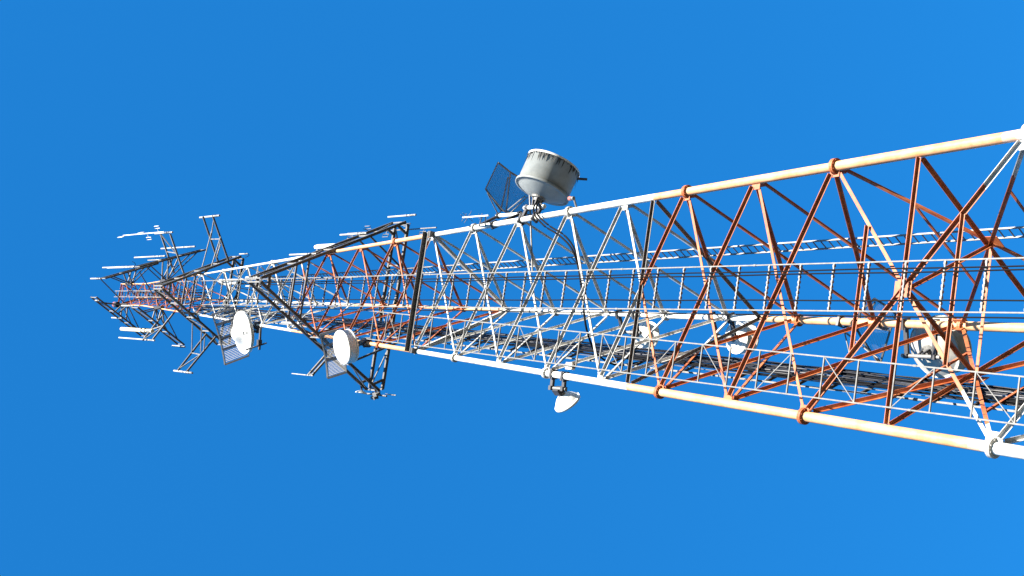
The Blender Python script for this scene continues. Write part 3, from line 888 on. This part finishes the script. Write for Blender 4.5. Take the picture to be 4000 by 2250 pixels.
# dipole arrays and yagis
def dipole_array(label, a, b, n, loops, size, mm=M_GALV, side_dir=None):
    q = at_n(*b, n); zt = z_at_px((q.x, q.y), a[0]); L = zt - q.z
    root = thing('dipole_antenna', label, 'dipole antenna', q)
    m = MB(); m.tube(q, V((q.x, q.y, zt)), .03, 10); m.build('mast', mm, root)
    for i in range(loops):
        z = q.z + L * (.12 + .82 * i / max(loops - 1, 1)); s = hdir((-20, 160, 70, -110)[i % 4] if side_dir is None else side_dir[i % len(side_dir)])
        c = V((q.x, q.y, z)); m = MB(); o1 = c + s * size * .55
        m.tube(c, o1, .016, 6)
        hz = V((0, 0, size * .85))
        m.path([o1 - hz, o1 + hz, o1 + hz + s * .13, o1 - hz + s * .13, o1 - hz], .018, 6)
        m.build('folded_dipole', mm, root)
dipole_array('folded dipole array standing at the end of the slender upper outrigger', (482, 917), (640, 906), 8.3, 4, .42, M_WHITE)
dipole_array('long thin dipole mast lying along the upper edge of the large platform', (1358, 908), (1705, 889), 4.6, 5, .3, M_GALV, (-150, 20, 200, -20))
def yagi(label, tip, base, n, elems, arm_to):
    p, q = at_n(*tip, n), at_n(*base, n)
    root = thing('yagi_antenna', label, 'yagi antenna', q)
    zt = z_at_px((q.x, q.y), tip[0]); p = V((q.x, q.y, zt))
    m = MB(); m.tube(q, p, .028, 10); m.build('boom', M_WHITE, root)
    for t, ln in elems:
        c = q.lerp(p, t)
        for dd in (hdir(35), hdir(125)):
            m = MB(); m.tube(c - dd * ln, c + dd * ln, .009, 6); m.build('element', M_GALV, root)
    for a in arm_to:
        m = MB(); m.tube(q.lerp(p, a[1]), a[0], .025, 8); m.build('support_arm', M_GALV, root)
yagi('small crossed element antenna on a boom left of the mesh reflector', (1808, 853), (1908, 842), 2.62, [(.8, .26), (.95, .18), (.3, .12)], [(leg_pt('A', 2.95), .25), (leg_pt('A', 2.88), .1)])

# ------------------------------------------------------------------ lamps and boxes
def lamp(label, p, s):
    root = thing('obstruction_lamp', label, 'warning lamp', p)
    m = MB(); m.tube(p, p + V((0, 0, .12 * s)), .07 * s, 12); m.build('base', M_GALV, root)
    m = MB(); m.lathe(p + V((0, 0, .12 * s)), V((0, 0, 1)), [(0, .08 * s), (.14 * s, .085 * s), (.2 * s, .05 * s), (.22 * s, .001)], 16); m.build('lens', M_RED, root)
    return root
q = leg_pt('A', 1.93) + radial('A') * .42
lp = lamp('little red and white lamp on a bracket right of the grey drum', q, .9)
m = MB(); m.bar(leg_pt('A', 1.93), q, .05, .05); m.build('bracket', M_GALV, lp)
bq = at_n(460, 1190, 9.55)
bl = lamp('dark warning lamp at the very tip of the tower', bq, 2.0)
m = MB(); m.bar(leg_pt('B', 9.55), bq, .07, .07); m.build('bracket', M_DARK, bl)
m = MB(); m.tube(bq, bq + V((0, 0, .3)), .17, 14); m.build('cage', M_DARK, bl)
bx = at_y(2228, 1430, -1.95)
jb = thing('junction_box', 'cream junction box on the rail of the lower ladder above the small dish', 'junction box', bx)
m = MB(); m.box(bx, E_AB * .11, O_AB * .07, V((0, 0, .16))); m.build('case', M_BOX, jb)
m = MB(); m.box(bx - V((0, 0, .19)), E_AB * .06, O_AB * .05, V((0, 0, .03))); m.build('cable_gland', M_DARK, jb)

# small radios clustered at the lowest corner of the large platform
VC = V1[2]; d_in = (V1[0] - VC).normalized(); d_out = (-V1[0]).normalized() * -1
outw = (VC).normalized(); mid_z = (z1U + z1L) / 2
m = MB(); m.tube(VC + outw * .12 + V((0, 0, z1L - .35)), VC + outw * .12 + V((0, 0, z1U + .3)), .04, 10); m.build('corner_pole', M_GALV, pf1)
cl = VC + d_in * .55 + outw * .32 + V((0, 0, z1U + .1))
rd = thing('dish_antenna', 'tiny white dish at the lowest corner of the large platform', 'dish antenna', cl)
m = MB(); axs = (outw + V((-.2, -.6, 0))).normalized(); m.lathe(cl, axs, parab(.1, .27) + [(.13, .27), (.14, .001)], 28); m.build('reflector', M_WHITE, rd)
m = MB(); m.bar(cl, VC + d_in * .55 + V((0, 0, z1U)), .06, .06); m.build('bracket', M_DARK, rd)
for off, dz, lab in ((.0, .25, 'grey radio unit beside the tiny dish at the platform corner'), (.3, -.35, 'grey radio unit hanging at the outer tip of the platform corner')):
    p = VC + d_in * off + outw * .26 + V((0, 0, mid_z + dz)); r_ = thing('radio_unit', lab, 'radio unit', p)
    m = MB(); m.box(p, d_in * .11, outw * .06, V((0, 0, .17))); m.build('case', M_GALV, r_)
    m = MB(); m.bar(p, VC + d_in * off + V((0, 0, mid_z + dz)), .05, .05); m.build('bracket', M_DARK, r_)
    m = MB(); m.path([p - V((0, 0, .16)), p + outw * .05 - V((0, 0, .3)), p - outw * .15 - V((0, 0, .42)), p - outw * .25 - V((0, 0, .3))], .015, 5); m.build('jumper_cable', M_BLACK, r_)

m = MB(); m.bar(at_n(1358, 1420, 4.95), at_n(1556, 1337, 4.75), .08, .08); m.build('diagonal_arm', M_FRAME, pf1)
m = MB(); m.bar(at_n(1399, 934, 5.0), at_n(1523, 1060, 5.0), .07, .07); m.build('diagonal_arm', M_FRAME, pf1)
m = MB(); m.bar(at_n(1440, 917, 4.9), at_n(1562, 1040, 4.9), .07, .07); m.build('diagonal_arm', M_FRAME, pf1)
# units and arms clustered behind the two left dishes
for x, y, wy, k, lab in ((1432, 1338, -1.3, 'B', 'dark radio unit clamped to the orange leg behind the flat faced dish'), (1003, 1272, -.85, 'B', 'dark radio unit clamped to the white leg behind the cone covered dish')):
    p = at_y(x, y, wy); r_ = thing('radio_unit', lab, 'radio unit', p)
    m = MB(); m.box(p, hdir(150) * .17, hdir(60) * .1, V((0, 0, .24))); m.build('case', M_DARK, r_)
    m = MB(); m.box(p + hdir(60) * .13, hdir(150) * .15, hdir(60) * .03, V((0, 0, .2))); m.build('heat_sink', M_GALV, r_)
    lp_ = leg_pt(k, (p.z - Z0) / H); m = MB(); m.bar(p, lp_, .07, .09); m.build('bracket', M_DARK, r_)
    m = MB(); m.path([p - V((0, 0, .24)), p + V((.1, -.1, -.55)), p + V((.35, -.1, -.7)), p + V((.6, 0, -.5))], .02, 6); m.build('jumper_cable', M_BLACK, r_)
xr = thing('mount_arm', 'dark crossed mounting arm sticking out below the leg behind the cone covered dish', 'mounting arm', at_n(1018, 1296, 5.9))
m = MB(); m.bar(at_n(1018, 1282, 5.95), at_n(1013, 1366, 5.9), .085, .085); m.build('arm', M_DARK, xr)
m = MB(); m.bar(at_n(962, 1366, 6.0), at_n(1041, 1340, 5.85), .06, .06); m.build('cross_bar', M_DARK, xr)
m = MB(); c_ = at_n(1013, 1338, 5.9); m.box(c_, V((.13, 0, 0)), V((0, .09, 0)), V((0, 0, .1))); m.build('clamp', M_DARK, xr)
for i in range(7):
    u = -.30 + .1 * i
    m, p0 = run_cable(lambda n: MID_AB(n) - O_AB * (.18 + .05 * (i % 3)) + V((u, 0, 0)), 7.3, 9.4 - .12 * (i % 4), .024, .08, .05)
    single(m, 'feeder_cable', M_BLACK, 'black cable in the tangle of cables inside the tip of the tower', 'cable', p0, 'cables inside the tower tip')
# loose thin wires
for a, b, n0, n1_, lab in (((914, 1121), (1200, 1176), 6.9, 5.6, 'thin black wire slanting across the white part from the smaller platform'),):
    p, q = at_n(*a, n0), at_n(*b, n1_)
    m = MB(); m.path([p.lerp(q, t / 10) - V((0, 0, .15 * math.sin(math.pi * t / 10))) for t in range(11)], .02, 6)
    single(m, 'loose_wire', M_BLACK, lab, 'cable', p)
